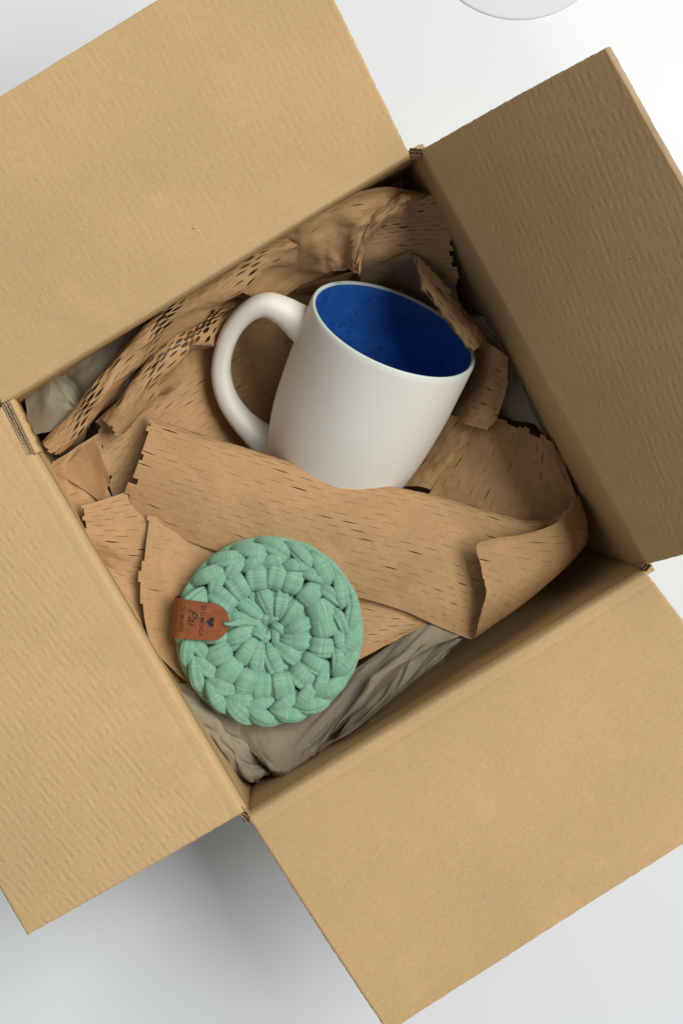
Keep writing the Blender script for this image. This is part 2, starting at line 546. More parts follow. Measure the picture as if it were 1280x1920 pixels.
for (x0, y0, x1, y1, wd) in ((768, 284, 790, 285, 0.34), (449, 1517, 470, 1540, 0.34), (1206, 1068, 1216, 1056, 0.34)):
    corrugated(P(x0, y0, 0.12), P(x1, y1, 0.10), wd, 0.9, 2.6, 2, fuzz=0.12)


# ------------------------------------------------------------------ paper sheets
def sheet(name, ctrl, mat, label, slit=True, period=1.15, rowsp=0.41, op=0.03, lip=0.03, jag=(2, 2), amp=0.06,
          crease=0.0, seed=0, openmap=None, group=None, flat_d=None, jagv=0, fine=0.0, pleat=None, folds=None):
    fr = random.Random(seed * 31 + 5)
    if folds is None:
        folds = (11, 0.12) if slit else (12, 0.22)
    flist = []
    C = np.array([[P(*p) for p in r] for r in ctrl])
    R, Cc = C.shape[:2]
    s0 = catmull(C, np.linspace(0, R - 1, 30), np.linspace(0, Cc - 1, 30))
    Lu = np.linalg.norm(np.diff(s0, axis=1), axis=2).sum(1).mean() / S
    Lv = np.linalg.norm(np.diff(s0, axis=0), axis=2).sum(0).mean() / S
    if slit:
        nu = max(8, int(round(Lu / period * 8))); nv = 2 * max(2, int(round(Lv / rowsp)))
    else:
        nu = max(24, int(Lu / 0.11)); nv = max(24, int(Lv / 0.11))
    ss = np.linspace(0, R - 1, nv + 1); tt = np.linspace(0, Cc - 1, nu + 1)
    G = catmull(C, ss, tt)

    def frame(G):
        du = np.gradient(G, axis=1); dv = np.gradient(G, axis=0)
        N_ = np.cross(du, dv); ln = np.linalg.norm(N_, axis=2, keepdims=True); N_ = N_ / np.maximum(ln, 1e-12)
        V = dv / np.maximum(np.linalg.norm(dv, axis=2, keepdims=True), 1e-12)
        return N_, V
    N0, V0 = frame(G)
    for _ in range(folds[0]):
        th = fr.uniform(0, math.pi); cx_, cy_ = fr.uniform(0, Lu), fr.uniform(0, Lv)
        flist.append((math.cos(th), math.sin(th), cx_, cy_, fr.uniform(0.35, 1.3), fr.uniform(0.4, 1.0) * folds[1] * fr.choice((-1, 1)), fr.uniform(1.2, 3.5), fr.uniform(0, 9)))
    if np.sum(N0[..., 2]) < 0:
        N0 = -N0
    disp = np.zeros(G.shape[:2])
    for j in range(nv + 1):
        for i in range(nu + 1):
            x, y = i / nu * Lu, j / nv * Lv
            v = amp * fbm(x, y, seed * 5.7, 0.35, 3)
            if crease:
                a1 = noise.noise((x * 0.42 + 3 * seed, y * 0.42, seed)); a2 = noise.noise((x * 0.9, y * 0.9 + seed, 4 + seed))
                v += crease * (abs(a1) * 1.6 + abs(a2) * 0.7 - 0.5)
            if fine:
                v += fine * noise.noise((x * 2.6, y * 2.6, seed + 9))
            for (ca, sa, cx_, cy_, wd_, am_, ln_, sd_) in flist:
                al = (x - cx_) * ca + (y - cy_) * sa
                ds = -(x - cx_) * sa + (y - cy_) * ca + 0.25 * noise.noise((al * 0.5, sd_, 0))
                tent = 1 - abs(ds) / wd_
                if tent > 0 and abs(al) < ln_:
                    v += am_ * tent * (1 - (al / ln_) ** 2)
            if pleat:
                ph_ = x / pleat[1] + 0.6 * noise.noise((x * 0.8, y * 1.5, seed)) + 0.25 * j
                v += pleat[0] * (2 * abs(2 * (ph_ - math.floor(ph_ + 0.5))) - 1) * (0.5 + noise.noise((x * 0.7, y, 3 + seed)))
            disp[j, i] = v
    G = G + N0 * (disp * S)[..., None]
    G[..., 2] = np.maximum(G[..., 2], 0.25 * S)
    N1, V1 = frame(G)
    if np.sum(N1[..., 2]) < 0:
        N1 = -N1
    rnd = random.Random(seed * 17 + 3)
    verts = []; uvs = []; up = {}; dn = {}

    def addv(p, i, j):
        verts.append(p); uvs.append((i / nu * Lu, j / nv * Lv)); return len(verts) - 1
    slits = {}
    for j in range(nv + 1):
        k = j // 2
        for i in range(nu + 1):
            sp = False
            if slit and j % 2 == 0 and 0 < j < nv:
                ph = (i + (k % 2) * 4) % 8
                if 1 <= ph <= 5:
                    sp = True
            if not sp:
                q = G[j, i].copy()
                if slit and j % 2 == 1:
                    q = q + N1[j, i] * S * 0.012 * math.sin(i * 1.3 + j)
                up[j, i] = dn[j, i] = addv(q, i, j)
            else:
                key = (k, (i + (k % 2) * 4) // 8)
                if key not in slits:
                    r_ = rnd.random()
                    slits[key] = ((0.08 if r_ < 0.2 else 0.25 + 0.6 * r_) + (1.4 if rnd.random() < 0.09 else 0), rnd.choice((-1, 1)) if rnd.random() < 0.3 else 1)
                m_, sg = slits[key]
                wv = 1 - ((ph - 3) / 3.0) ** 2
                o_ = op * m_ * 0.64
                if openmap is not None:
                    o_ += openmap(i / nu, j / nv)
                l_ = lip * m_ * sg * 0.22
                up[j, i] = addv(G[j, i] - V1[j, i] * S * o_ * wv + N1[j, i] * S * l_ * wv, i, j)
                dn[j, i] = addv(G[j, i] + V1[j, i] * S * o_ * wv - N1[j, i] * S * l_ * wv * 0.5, i, j)
    # staircase ends
    cutL = {}; cutR = {}
    if not slit:
        jag = (0, 0)
    for dct, jm in ((cutL, (jag[0] + 1) // 2), (cutR, (jag[1] + 1) // 2)):
        cur = rnd.randint(0, jm) if jm else 0
        for k in range(nv // 2 + 2):
            dct[k] = cur
            if jm:
                r_ = rnd.random()
                if r_ < 0.25:
                    cur = rnd.randint(0, jm + 1)
                elif r_ < 0.7:
                    cur = min(jm + 1, max(0, cur + rnd.choice((-1, 1))))
    faces = []
    for j in range(nv):
        k = (j + 1) // 2 if slit else j // 3
        for i in range(nu):
            if i < cutL.get(k, 0) or i >= nu - cutR.get(k, 0):
                continue
            if jagv and (j < 1 or j >= nv - 1) and noise.noise((i * 0.21, j, seed)) > 0.15:
                continue
            faces.append((dn[j, i], dn[j, i + 1], up[j + 1, i + 1], up[j + 1, i]))
    used = sorted({v for f in faces for v in f}); re = {v: n for n, v in enumerate(used)}
    o = obj(name, [verts[v] for v in used], [tuple(re[v] for v in f) for f in faces], mat, None, uvs=[uvs[v] for v in used])
    if not slit:
        o.data.set_sharp_from_angle(angle=math.radians(16))
    tag(o, label, 'paper', group)
    return o


def lerp(a, b, f):
    return tuple(x + (y - x) * f for x, y in zip(a, b))


def ridge(crest, offs, jit=1.0, sd=0):
    """rows of a fold: every crest point shifted by (dx,dy,dd); the crest is crumpled a little"""
    rr = random.Random(sd + len(crest) * 7)
    c = np.array([crest]); n = 2 * len(crest) - 1
    q = catmull(np.vstack([c, c]), [0], np.linspace(0, len(crest) - 1, n))[0]
    out = []
    for dx, dy, dd in offs:
        row = []
        for (x, y, d, s_) in q:
            k = s_ * (1 + jit * rr.uniform(-0.28, 0.28))
            row.append((x + dx * k + jit * rr.uniform(-2.5, 2.5), y + dy * k + jit * rr.uniform(-2.5, 2.5), d + dd * s_ + jit * rr.uniform(-0.16, 0.16)))
        out.append(row)
    return out


KG = 'torn pieces of perforated brown kraft paper'
GG = 'sheets of grey packing paper'

# bowl under the handle
sheet('kraft_paper', [
    [(180, 790, 5.6), (290, 690, 6.2), (400, 600, 8.6), (520, 545, 10.2), (650, 500, 11.5)],
    [(185, 835, 5.9), (300, 750, 7.3), (420, 660, 9.7), (540, 600, 10.8), (660, 560, 12)],
    [(198, 885, 6.4), (320, 800, 8.4), (440, 730, 11.0), (550, 680, 12.0), (670, 640, 13)],
    [(210, 925, 7.0), (330, 860, 8.8), (450, 800, 11.6), (560, 760, 13), (680, 740, 14)],
    [(235, 985, 7.8), (350, 940, 9), (470, 880, 12), (580, 850, 13.6), (690, 850, 14.8)]],
    'kraft', 'slit brown kraft paper forming a hollow under the mug handle', seed=1, jag=(1, 0), group=KG, op=0.028, amp=0.16)

# inner rolled ridge, with a stretched lattice near the handle
cr = [(196, 800, 4.4, 1), (253, 725, 3.9, 1), (310, 660, 3.8, 1), (356, 618, 4.4, 0.95), (400, 585, 6.2, 0.7), (465, 552, 8.0, 0.6), (545, 530, 8.6, 0.6), (640, 507, 8.6, 0.5)]
sheet('kraft_paper', ridge(cr, [(4, 14, 3.4), (-6, -4, 2.0), (-8, -8, 0.5), (0, 0, 0), (9, 8, 0.1), (21, 17, 0.6), (30, 24, 1.7), (36, 30, 3.2)]),
      'kraft', 'narrow rolled kraft ridge with a stretched diamond lattice left of the handle', seed=2, jag=(3, 0), group=KG, op=0.035, lip=0.05,
      amp=0.14, fine=0.03, openmap=lambda u, v: 0.17 * math.exp(-((u - 0.44) / 0.14) ** 2 - ((v - 0.62) / 0.26) ** 2) + 0.05 * max(0, math.sin(u * 23 + v * 5)))
# outer rolled ridge
cr = [(84, 838, 3.9, 1), (150, 765, 3.2, 1), (225, 675, 2.8, 1), (300, 600, 2.6, 1.0), (380, 537, 2.6, 1.4), (460, 480, 2.8, 1.5), (545, 450, 3.2, 1.0)]
sheet('kraft_paper', ridge(cr, [(8, 12, 3.2), (-6, -2, 1.6), (-7, -7, 0.3), (0, 0, 0), (12, 10, 0.05), (23, 18, 0.6), (30, 24, 1.8), (30, 28, 3.6)]),
      'kraft', 'outer rolled kraft ridge running along under the upper left flap', seed=3, jag=(2, 0), group=KG, op=0.03, lip=0.06, amp=0.16, fine=0.03,
      openmap=lambda u, v: 0.07 * max(0, math.sin(u * 19 + v * 7 + 1)) ** 2)
# upper sheet
sheet('kraft_paper', [
    [(380, 520, 2.7), (480, 437, 2.4), (560, 395, 2.3), (640, 368, 2.7), (720, 350, 3.4), (795, 362, 3.7)],
    [(425, 528, 3.6), (500, 462, 3.2), (570, 425, 2.6), (640, 395, 2.5), (705, 385, 3.2), (765, 382, 3.9)],
    [(450, 545, 4.6), (520, 490, 4.8), (585, 455, 3.3), (635, 430, 3.5), (685, 415, 3.5), (722, 402, 3.5)],
    [(480, 560, 6.2), (545, 512, 6.2), (600, 488, 4.6), (640, 468, 4.8), (668, 452, 4.0), (690, 440, 4.0)],
    [(520, 565, 7.5), (580, 528, 7.2), (620, 512, 6), (648, 505, 6.0), (660, 500, 5.2), (672, 496, 5.0)]],
    'kraft', 'creased lit kraft sheet above the mug rim against the upper flap', seed=4, jag=(0, 0), group=KG, op=0.022, crease=0.20, amp=0.14, folds=(12, 0.2))
# curled lip at its right edge
cr = [(664, 512, 5.0, 0.9), (668, 480, 4.2, 1), (695, 430, 3.3, 1), (735, 390, 2.8, 1), (780, 370, 2.8, 0.9), (822, 366, 3.0, 0.9)]
sheet('kraft_paper', ridge(cr, [(-14, -8, 0.9), (-8, -6, 0.25), (0, 0, 0), (7, 6, 0.15), (11, 10, 0.7)]),
      'kraft', 'thin curled lit kraft strip arching up to the top corner', seed=5, jag=(0, 2), group=KG, op=0.05, lip=0.08, amp=0.12, rowsp=0.30, fine=0.04, pleat=(0.07, 0.8),
      openmap=lambda u, v: 0.10 * math.exp(-((u - 0.12) / 0.1) ** 2))
# dark leaf at the upper right
sheet('kraft_paper', [
    [(730, 388, 3.3), (780, 374, 3.0), (824, 364, 3.0)],
    [(692, 432, 4.0), (762, 420, 4.2), (838, 415, 3.7)],
    [(675, 490, 5.6), (762, 480, 5.8), (852, 480, 4.6)],
    [(680, 545, 10), (772, 540, 10), (868, 560, 6.2)],
    [(715, 605, 13), (800, 612, 13), (888, 648, 8.8)]],
    'kraft', 'shaded brown kraft leaf with slits in the top corner by the right wall', seed=6, jag=(0, 2), group=KG, op=0.04, lip=0.05, amp=0.15)
# leaf just behind the rim
sheet('kraft_paper', [
    [(588, 530, 7.6), (640, 514, 7.2), (702, 497, 6.2), (768, 472, 4.9)],
    [(600, 543, 9.4), (650, 531, 9.8), (714, 522, 9.6), (795, 530, 8.0)],
    [(620, 560, 11.5), (670, 558, 12), (735, 562, 12.4), (850, 612, 11.2)],
    [(640, 590, 13.2), (690, 590, 13.6), (760, 600, 14), (880, 680, 12.5)]],
    'kraft', 'pointed kraft leaf rising directly behind the blue mug mouth', seed=7, jag=(0, 0), group=KG, op=0.02, amp=0.08)
# strip over the right side of the rim
sheet('kraft_paper', [
    [(779, 482, 6.0), (797, 538, 5.6), (830, 588, 5.0), (864, 634, 4.4), (892, 668, 4.3)],
    [(775, 477, 5.4), (793, 535, 5.0), (826, 586, 4.4), (862, 634, 3.9), (892, 668, 3.9)],
    [(790, 486, 5.1), (818, 540, 4.8), (851, 584, 4.4), (882, 624, 3.8), (900, 650, 3.8)],
    [(808, 502, 5.2), (846, 552, 4.9), (876, 592, 4.7), (898, 620, 4.3), (908, 640, 4.4)],
    [(818, 512, 6.4), (860, 562, 6.4), (892, 600, 6.4), (912, 632, 6.0), (922, 655, 6.2)]],
    'kraft', 'ragged folded kraft strip hanging over the right edge of the mug mouth', seed=8, jag=(0, 3), group=KG, op=0.06, lip=0.2, amp=0.12,
    rowsp=0.30, period=0.9, fine=0.05, pleat=(0.09, 0.9))
# piece right of the mug
sheet('kraft_paper', [
    [(880, 628, 7.5), (915, 643, 5.5), (955, 672, 5.5)],
    [(885, 690, 8.5), (915, 702, 5.8), (950, 722, 5.6)],
    [(850, 750, 9.5), (893, 762, 6.2), (934, 776, 5.7)],
    [(825, 785, 10), (872, 795, 7.0), (915, 808, 6.1)]],
    'kraft', 'small kraft piece with a curled right edge between mug and right wall', seed=9, jag=(0, 2), group=KG, op=0.03, amp=0.15)
# right hand sheet
sheet('kraft_paper', [
    [(895, 772, 7.4), (868, 830, 7.8), (820, 900, 8.2), (780, 965, 8.6)],
    [(945, 783, 6.9), (920, 850, 7.0), (880, 920, 7.4), (850, 995, 8)],
    [(992, 804, 6.6), (980, 870, 6.7), (952, 935, 7.1), (925, 1005, 7.8)],
    [(1036, 826, 6.4), (1042, 885, 6.4), (1040, 950, 6.8), (1020, 1012, 7.4)],
    [(1046, 838, 6.8), (1070, 905, 6.4), (1086, 955, 6.6), (1082, 1012, 7.2)]],
    'kraft', 'broad shaded kraft sheet between the mug base and the right wall', seed=10, jag=(2, 0), group=KG, op=0.022, crease=0.14, amp=0.16)
sheet('kraft_paper', [
    [(835, 775, 8.6), (798, 840, 9.2), (735, 915, 9.8)],
    [(872, 786, 7.6), (830, 850, 8.0), (775, 912, 8.6)],
    [(895, 795, 7.2), (856, 850, 7.6), (800, 915, 8.2)],
    [(902, 806, 8.2), (866, 858, 8.6), (815, 925, 9.2)]],
    'kraft', 'folded kraft strip running beside the lower right of the mug', seed=11, jag=(0, 0), group=KG, op=0.02, amp=0.14, fine=0.04)
# left hand small pieces
sheet('kraft_paper', [
    [(95, 868, 4.9), (140, 842, 4.7), (186, 812, 5.6)],
    [(88, 890, 4.9), (142, 872, 4.9), (200, 850, 6.4)],
    [(108, 930, 5.2), (155, 915, 5.4), (208, 905, 6.6)],
    [(150, 985, 5.6), (180, 965, 6), (220, 945, 7)]],
    'kraft', 'brown kraft scrap in the left corner below the rolled ridge', seed=12, jag=(1, 1), group=KG, op=0.03, amp=0.12, crease=0.15)
sheet('kraft_paper', [
    [(108, 888, 4.9), (150, 846, 4.3), (176, 820, 3.7)],
    [(145, 910, 5.0), (170, 872, 4.5), (188, 848, 3.9)],
    [(190, 942, 5.6), (202, 915, 5.0), (208, 905, 4.6)]],
    'kraft', 'dark triangular kraft fold beside the left wall', slit=False, seed=13, group=KG, amp=0.05, folds=(3, 0.05))
# under the coaster
sheet('kraft_paper', [
    [(148, 950, 4.5), (200, 935, 5.1), (260, 915, 5.8), (330, 900, 6.4)],
    [(153, 985, 4.3), (208, 980, 5.0), (270, 975, 5.7), (340, 965, 6.3)],
    [(160, 1022, 4.5), (215, 1030, 5.1), (275, 1035, 5.8), (345, 1030, 6.4)],
    [(186, 1062, 5.4), (230, 1078, 5.7), (280, 1090, 6.0), (345, 1090, 6.5)],
    [(212, 1108, 4.8), (245, 1130, 5.5), (285, 1150, 6.0), (345, 1150, 6.5)],
    [(258, 1195, 4.6), (285, 1215, 5.3), (310, 1230, 6.0), (360, 1230, 6.5)],
    [(300, 1255, 4.4), (322, 1270, 5.0), (345, 1285, 5.6), (385, 1280, 6.5)]],
    'kraft', 'slit kraft sheet hugging the left wall beside the coaster', seed=14, jag=(2, 0), group=KG, op=0.028, amp=0.14, crease=0.1,
    openmap=lambda u, v: 0.16 * math.exp(-((u - 0.25) / 0.22) ** 2 - ((v - 0.86) / 0.06) ** 2))
sheet('kraft_paper', [
    [(272, 965, 5.4), (400, 990, 6.0), (550, 1040, 6.3), (700, 1100, 6.4), (830, 1150, 6.4)],
    [(262, 1050, 5.1), (390, 1080, 5.8), (550, 1120, 6.2), (700, 1150, 6.3), (815, 1165, 6.3)],
    [(260, 1140, 5.0), (390, 1160, 5.8), (550, 1180, 6.1), (690, 1190, 6.1), (795, 1172, 6.1)],
    [(282, 1215, 5.0), (400, 1240, 5.8), (550, 1240, 6.1), (680, 1215, 5.9), (765, 1188, 5.9)],
    [(358, 1292, 5.0), (430, 1300, 5.8), (550, 1290, 6.2), (670, 1238, 5.9), (735, 1203, 5.9)]],
    'kraft', 'broad flat kraft sheet lying under the green coaster', seed=15, jag=(1, 1), group=KG, op=0.016, amp=0.14)

# the big band in front of the mug, right end folded back
top = [(278, 794, 5.7), (398, 833, 5.5), (520, 871, 5.4), (640, 907, 5.4), (760, 928, 5.4), (880, 957, 5.6), (985, 986, 5.9), (1045, 975, 6.4)]
bot = [(220, 965, 5.9), (320, 1003, 5.7), (415, 1036, 5.6), (530, 1076, 5.7), (640, 1111, 5.8), (750, 1143, 5.9), (815, 1172, 5.9), (858, 1190, 5.9)]
rows = []
rows.append([(x + 6, y + 14, d + 1.9) for x, y, d in top] + [(1080, 945, 7.2), (1070, 950, 6.6), (1045, 985, 6)])
rows.append([(x + 4, y - 10, d + 0.9) for x, y, d in top] + [(1082, 930, 6.6), (1072, 940, 5.6), (1045, 980, 5)])
fold = [(1087, 940, 6.3), (1098, 985, 6.0), (1090, 1030, 5.9), (1020, 1100, 5.8), (950, 1155, 5.7), (886, 1199, 5.7)]
mid = [(1070, 950, 5.0), (1062, 985, 4.7), (1035, 1030, 4.5), (975, 1090, 4.5), (935, 1135, 4.7), (893, 1188, 5.1)]
end = [(1040, 990, 4.5), (985, 1000, 4.0), (897, 1017, 3.9), (902, 1065, 4.1), (908, 1115, 4.3), (896, 1165, 4.9)]
for r_, f in enumerate((0, 0.18, 0.4, 0.62, 0.82, 1.0)):
    rows.append([(lambda p: (p[0], p[1], p[2] - 0.75 * math.sin(math.pi * f) * (1 - 0.6 * k / 7)))(lerp(a, b, f)) for k, (a, b) in enumerate(zip(top, bot))]
                + [fold[r_], mid[r_], end[r_]])
sheet('kraft_paper', rows, 'kraft', 'wide slit kraft band wrapped across the mug base with its right end folded over', seed=16, jag=(3, 2), group=KG,
      op=0.026, amp=0.10, fine=0.025)

# grey packing paper
sheet('grey_paper', [
    [(400, 1290, 6.4), (500, 1300, 6.5), (600, 1290, 6.5), (700, 1230, 6.5), (800, 1160, 6.4), (880, 1140, 6.6)],
    [(430, 1340, 5.8), (500, 1350, 5.6), (580, 1340, 5.9), (680, 1270, 6.1), (780, 1195, 5.9), (870, 1175, 6.3)],
    [(450, 1390, 5.4), (500, 1395, 4.8), (560, 1385, 5.3), (650, 1320, 5.9), (740, 1240, 5.3), (862, 1192, 5.9)],
    [(480, 1420, 5), (510, 1430, 4.5), (550, 1420, 4.9), (615, 1365, 5.8), (690, 1295, 5.2), (800, 1212, 5.4)],
    [(500, 1437, 5), (522, 1451, 4.6), (555, 1440, 4.9), (600, 1398, 5.2), (655, 1345, 5.6), (760, 1260, 6.2)],
    [(502, 1440, 7), (526, 1452, 7), (558, 1440, 7), (606, 1398, 7), (665, 1345, 7), (765, 1270, 7.5)]],
    'grey_paper', 'smooth cupped grey packing paper below the green coaster', slit=False, seed=21, group=GG, amp=0.10, crease=0.10)
sheet('grey_paper', [
    [(690, 1290, 6.6), (740, 1250, 6.4), (800, 1215, 6.2), (875, 1188, 6.4)],
    [(640, 1370, 6.2), (700, 1330, 5.7), (770, 1270, 5.5), (855, 1208, 5.8)],
    [(598, 1404, 5.9), (655, 1374, 5.0), (740, 1305, 5.1), (832, 1230, 5.5)],
    [(600, 1412, 7), (660, 1378, 7), (745, 1308, 7), (836, 1234, 7)]],
    'grey_paper', 'grey paper edge folded along the lower right wall', slit=False, seed=22, group=GG, amp=0.08, crease=0.12)
sheet('grey_paper', [
    [(322, 1280, 5), (380, 1285, 5.6), (440, 1300, 6), (510, 1330, 6.4)],
    [(348, 1328, 4.5), (400, 1335, 4.9), (440, 1352, 5.5), (500, 1375, 6.1)],
    [(375, 1365, 4.5), (425, 1380, 4.5), (455, 1395, 5.2), (500, 1420, 5.8)],
    [(408, 1405, 4.9), (442, 1425, 4.5), (468, 1430, 4.9), (505, 1440, 5.6)],
    [(436, 1445, 5.6), (465, 1465, 4.9), (482, 1458, 5.1), (508, 1446, 5.8)],
    [(445, 1450, 8), (468, 1468, 8), (486, 1462, 8), (512, 1448, 8)]],
    'grey_paper', 'crumpled grey paper pushed into the bottom corner', slit=False, seed=23, group=GG, amp=0.12, crease=0.42)
sheet('grey_paper', [
    [(62, 712, 4.6), (100, 700, 4.2), (140, 738, 4.4), (165, 770, 5.0)],
    [(51, 738, 3.6), (92, 722, 3.4), (135, 750, 3.8), (165, 780, 4.6)],
    [(50, 770, 3.4), (92, 755, 3.3), (135, 770, 3.9), (166, 790, 4.8)],
    [(55, 818, 4.2), (95, 806, 4.2), (140, 792, 4.8), (170, 800, 5.6)]],
    'grey_paper', 'pale rolled grey paper end in the left corner', slit=False, seed=24, group=GG, amp=0.05, crease=0.06)
sheet('grey_paper', [
    [(75, 700, 5.2), (170, 648, 5.0), (260, 592, 5), (350, 540, 5)],
    [(110, 745, 5.0), (190, 700, 4.8), (260, 645, 5), (340, 590, 5.4)],
    [(150, 795, 6), (220, 745, 6), (280, 690, 6.2), (340, 640, 6.6)]],
    'grey_paper', 'grey paper showing in the gap under the upper left flap', slit=False, seed=25, group=GG, amp=0.08, crease=0.35)
sheet('grey_paper', [
    [(866, 600, 8.8), (902, 660, 8.2), (930, 720, 7.8), (935, 780, 8.0)],
    [(890, 592, 7.4), (930, 665, 7.2), (958, 728, 6.9), (972, 790, 7.2)],
    [(912, 597, 7), (955, 680, 6.5), (985, 740, 6.3), (1005, 800, 6.6)],
    [(918, 602, 8), (966, 690, 7.0), (1002, 752, 6.8), (1028, 817, 7)]],
    'grey_paper', 'grey paper wedge with a pale fold beside the right wall', slit=False, seed=26, group=GG, amp=0.08, crease=0.3)
sheet('grey_paper', [
    [(722, 352, 6), (750, 334, 5.4), (768, 352, 5.6)],
    [(724, 368, 6.2), (752, 360, 5.4), (775, 368, 5.6)],
    [(725, 385, 6.8), (755, 388, 6.2), (780, 386, 6.2)]],
    'grey_paper', 'small grey paper tip deep in the top corner', slit=False, seed=27, group=GG, amp=0.04, crease=0.08)


# ------------------------------------------------------------------ the mug
def build_mug():
    e = math.radians(32.4)
    ah = Vector((0.386, 0.922, 0)).normalized()
    ax = Vector((ah.x * math.cos(e), ah.y * math.cos(e), math.sin(e)))
    hx = Vector((-ah.y, ah.x, 0))          # towards the handle
    hy = ax.cross(hx)
    rimc = Vector(P(740, 613, 4.55))
    Hm = 12.3
    base = rimc - ax * Hm * S
    root = empty('mug', base)
    root.rotation_euler = Matrix((hx, hy, ax)).transposed().to_euler()
    tag(root, 'white ceramic mug with blue speckled inside lying in the paper', 'mug')
    prof = [(0, 0.12), (2.2, 0.10), (2.7, 0.0), (3.05, 0.0), (3.4, 0.12), (3.66, 0.42), (3.85, 0.9), (4.15, 1.8), (4.55, 3.3), (4.82, 5.0), (4.97, 7.0), (5.03, 9.0), (5.04, 10.6), (5.03, 11.7), (5.02, 12.0), (5.0, 12.16)]
    rim = [(5.0, 12.16), (4.97, 12.24), (4.91, 12.29), (4.85, 12.29), (4.79, 12.24), (4.76, 12.14)]
    inn = [(4.76, 12.14), (4.68, 11.6), (4.60, 10), (4.55, 7.5), (4.40, 5), (4.1, 3.0), (3.6, 1.5), (2.9, 0.9), (2.0, 0.7), (0, 0.66)]

    def resample(pr, n):
        c = np.array([[(a, b, 0) for a, b in pr]])
        q = catmull(np.vstack([c, c]), [0], np.linspace(0, len(pr) - 1, n))[0]
        return [(max(0, a), b) for a, b, _ in q]

    def lathe(name, pr, mat, seg=128, rough=0.0):
        vs = []
        for (r, z) in pr:
            for i in range(seg):
                a = 2 * math.pi * i / seg
                rr = r * (1 + rough * noise.noise((math.cos(a) * 1.3, math.sin(a) * 1.3, z * 0.3)))
                vs.append((rr * math.cos(a) * S, rr * math.sin(a) * S, (z) * S))
        fs = []
        for j in range(len(pr) - 1):
            for i in range(seg):
                p = j * seg + i; q = j * seg + (i + 1) % seg
                fs.append((p, q, q + seg, p + seg))
        return obj(name, vs, fs, mat, root)
    lathe('body', resample(prof, 60), 'mug', rough=0.008)
    lathe('rim', rim, 'mug_rim', rough=0.008)
    lathe('inner_wall', resample(inn, 50), 'mug_in', rough=0.008)
    # handle
    hp = [(4.72, -2.05), (5.08, -2.05), (5.5, -1.95), (6.3, -1.78), (7.3, -1.85), (8.15, -2.7), (8.65, -4.1), (8.72, -5.8), (8.35, -7.4), (7.5, -8.75), (6.4, -9.65), (5.4, -10.15), (4.7, -10.42), (4.15, -10.58), (3.78, -10.62)]
    wz = [1.14, 0.98, 0.86, 0.74, 0.65, 0.60, 0.57, 0.55, 0.55, 0.58, 0.63, 0.72, 0.85, 1.05, 1.3]
    c = np.array([[(a, Hm + b, w_) for (a, b), w_ in zip(hp, wz)]])
    q = catmull(np.vstack([c, c]), [0], np.linspace(0, len(hp) - 1, 90))[0]
    vs = []; seg = 28
    for k in range(len(q)):
        a = q[max(0, k - 1)]; b = q[min(len(q) - 1, k + 1)]
        t = np.array([b[0] - a[0], 0, b[1] - a[1]]); t /= np.linalg.norm(t)
        n = np.array([-t[2], 0, t[0]]); y = np.array([0, 1, 0])
        rw = q[k][2]
        for i in range(seg):
            an = 2 * math.pi * i / seg
            ca, sa = math.cos(an), math.sin(an)
            ca = math.copysign(abs(ca) ** 0.78, ca); sa = math.copysign(abs(sa) ** 0.78, sa)
            p = np.array([q[k][0], 0, q[k][1]]) + n * rw * ca + y * (rw * 1.2 + 0.08) * sa
            vs.append(tuple(p * S))
    obj('handle', vs, grid_faces(len(q), seg, closed=True), 'mug', root)
    return root


build_mug()

# ------------------------------------------------------------------ the crocheted coaster
CPX = 33.0     # photo pixels per unit at the coaster


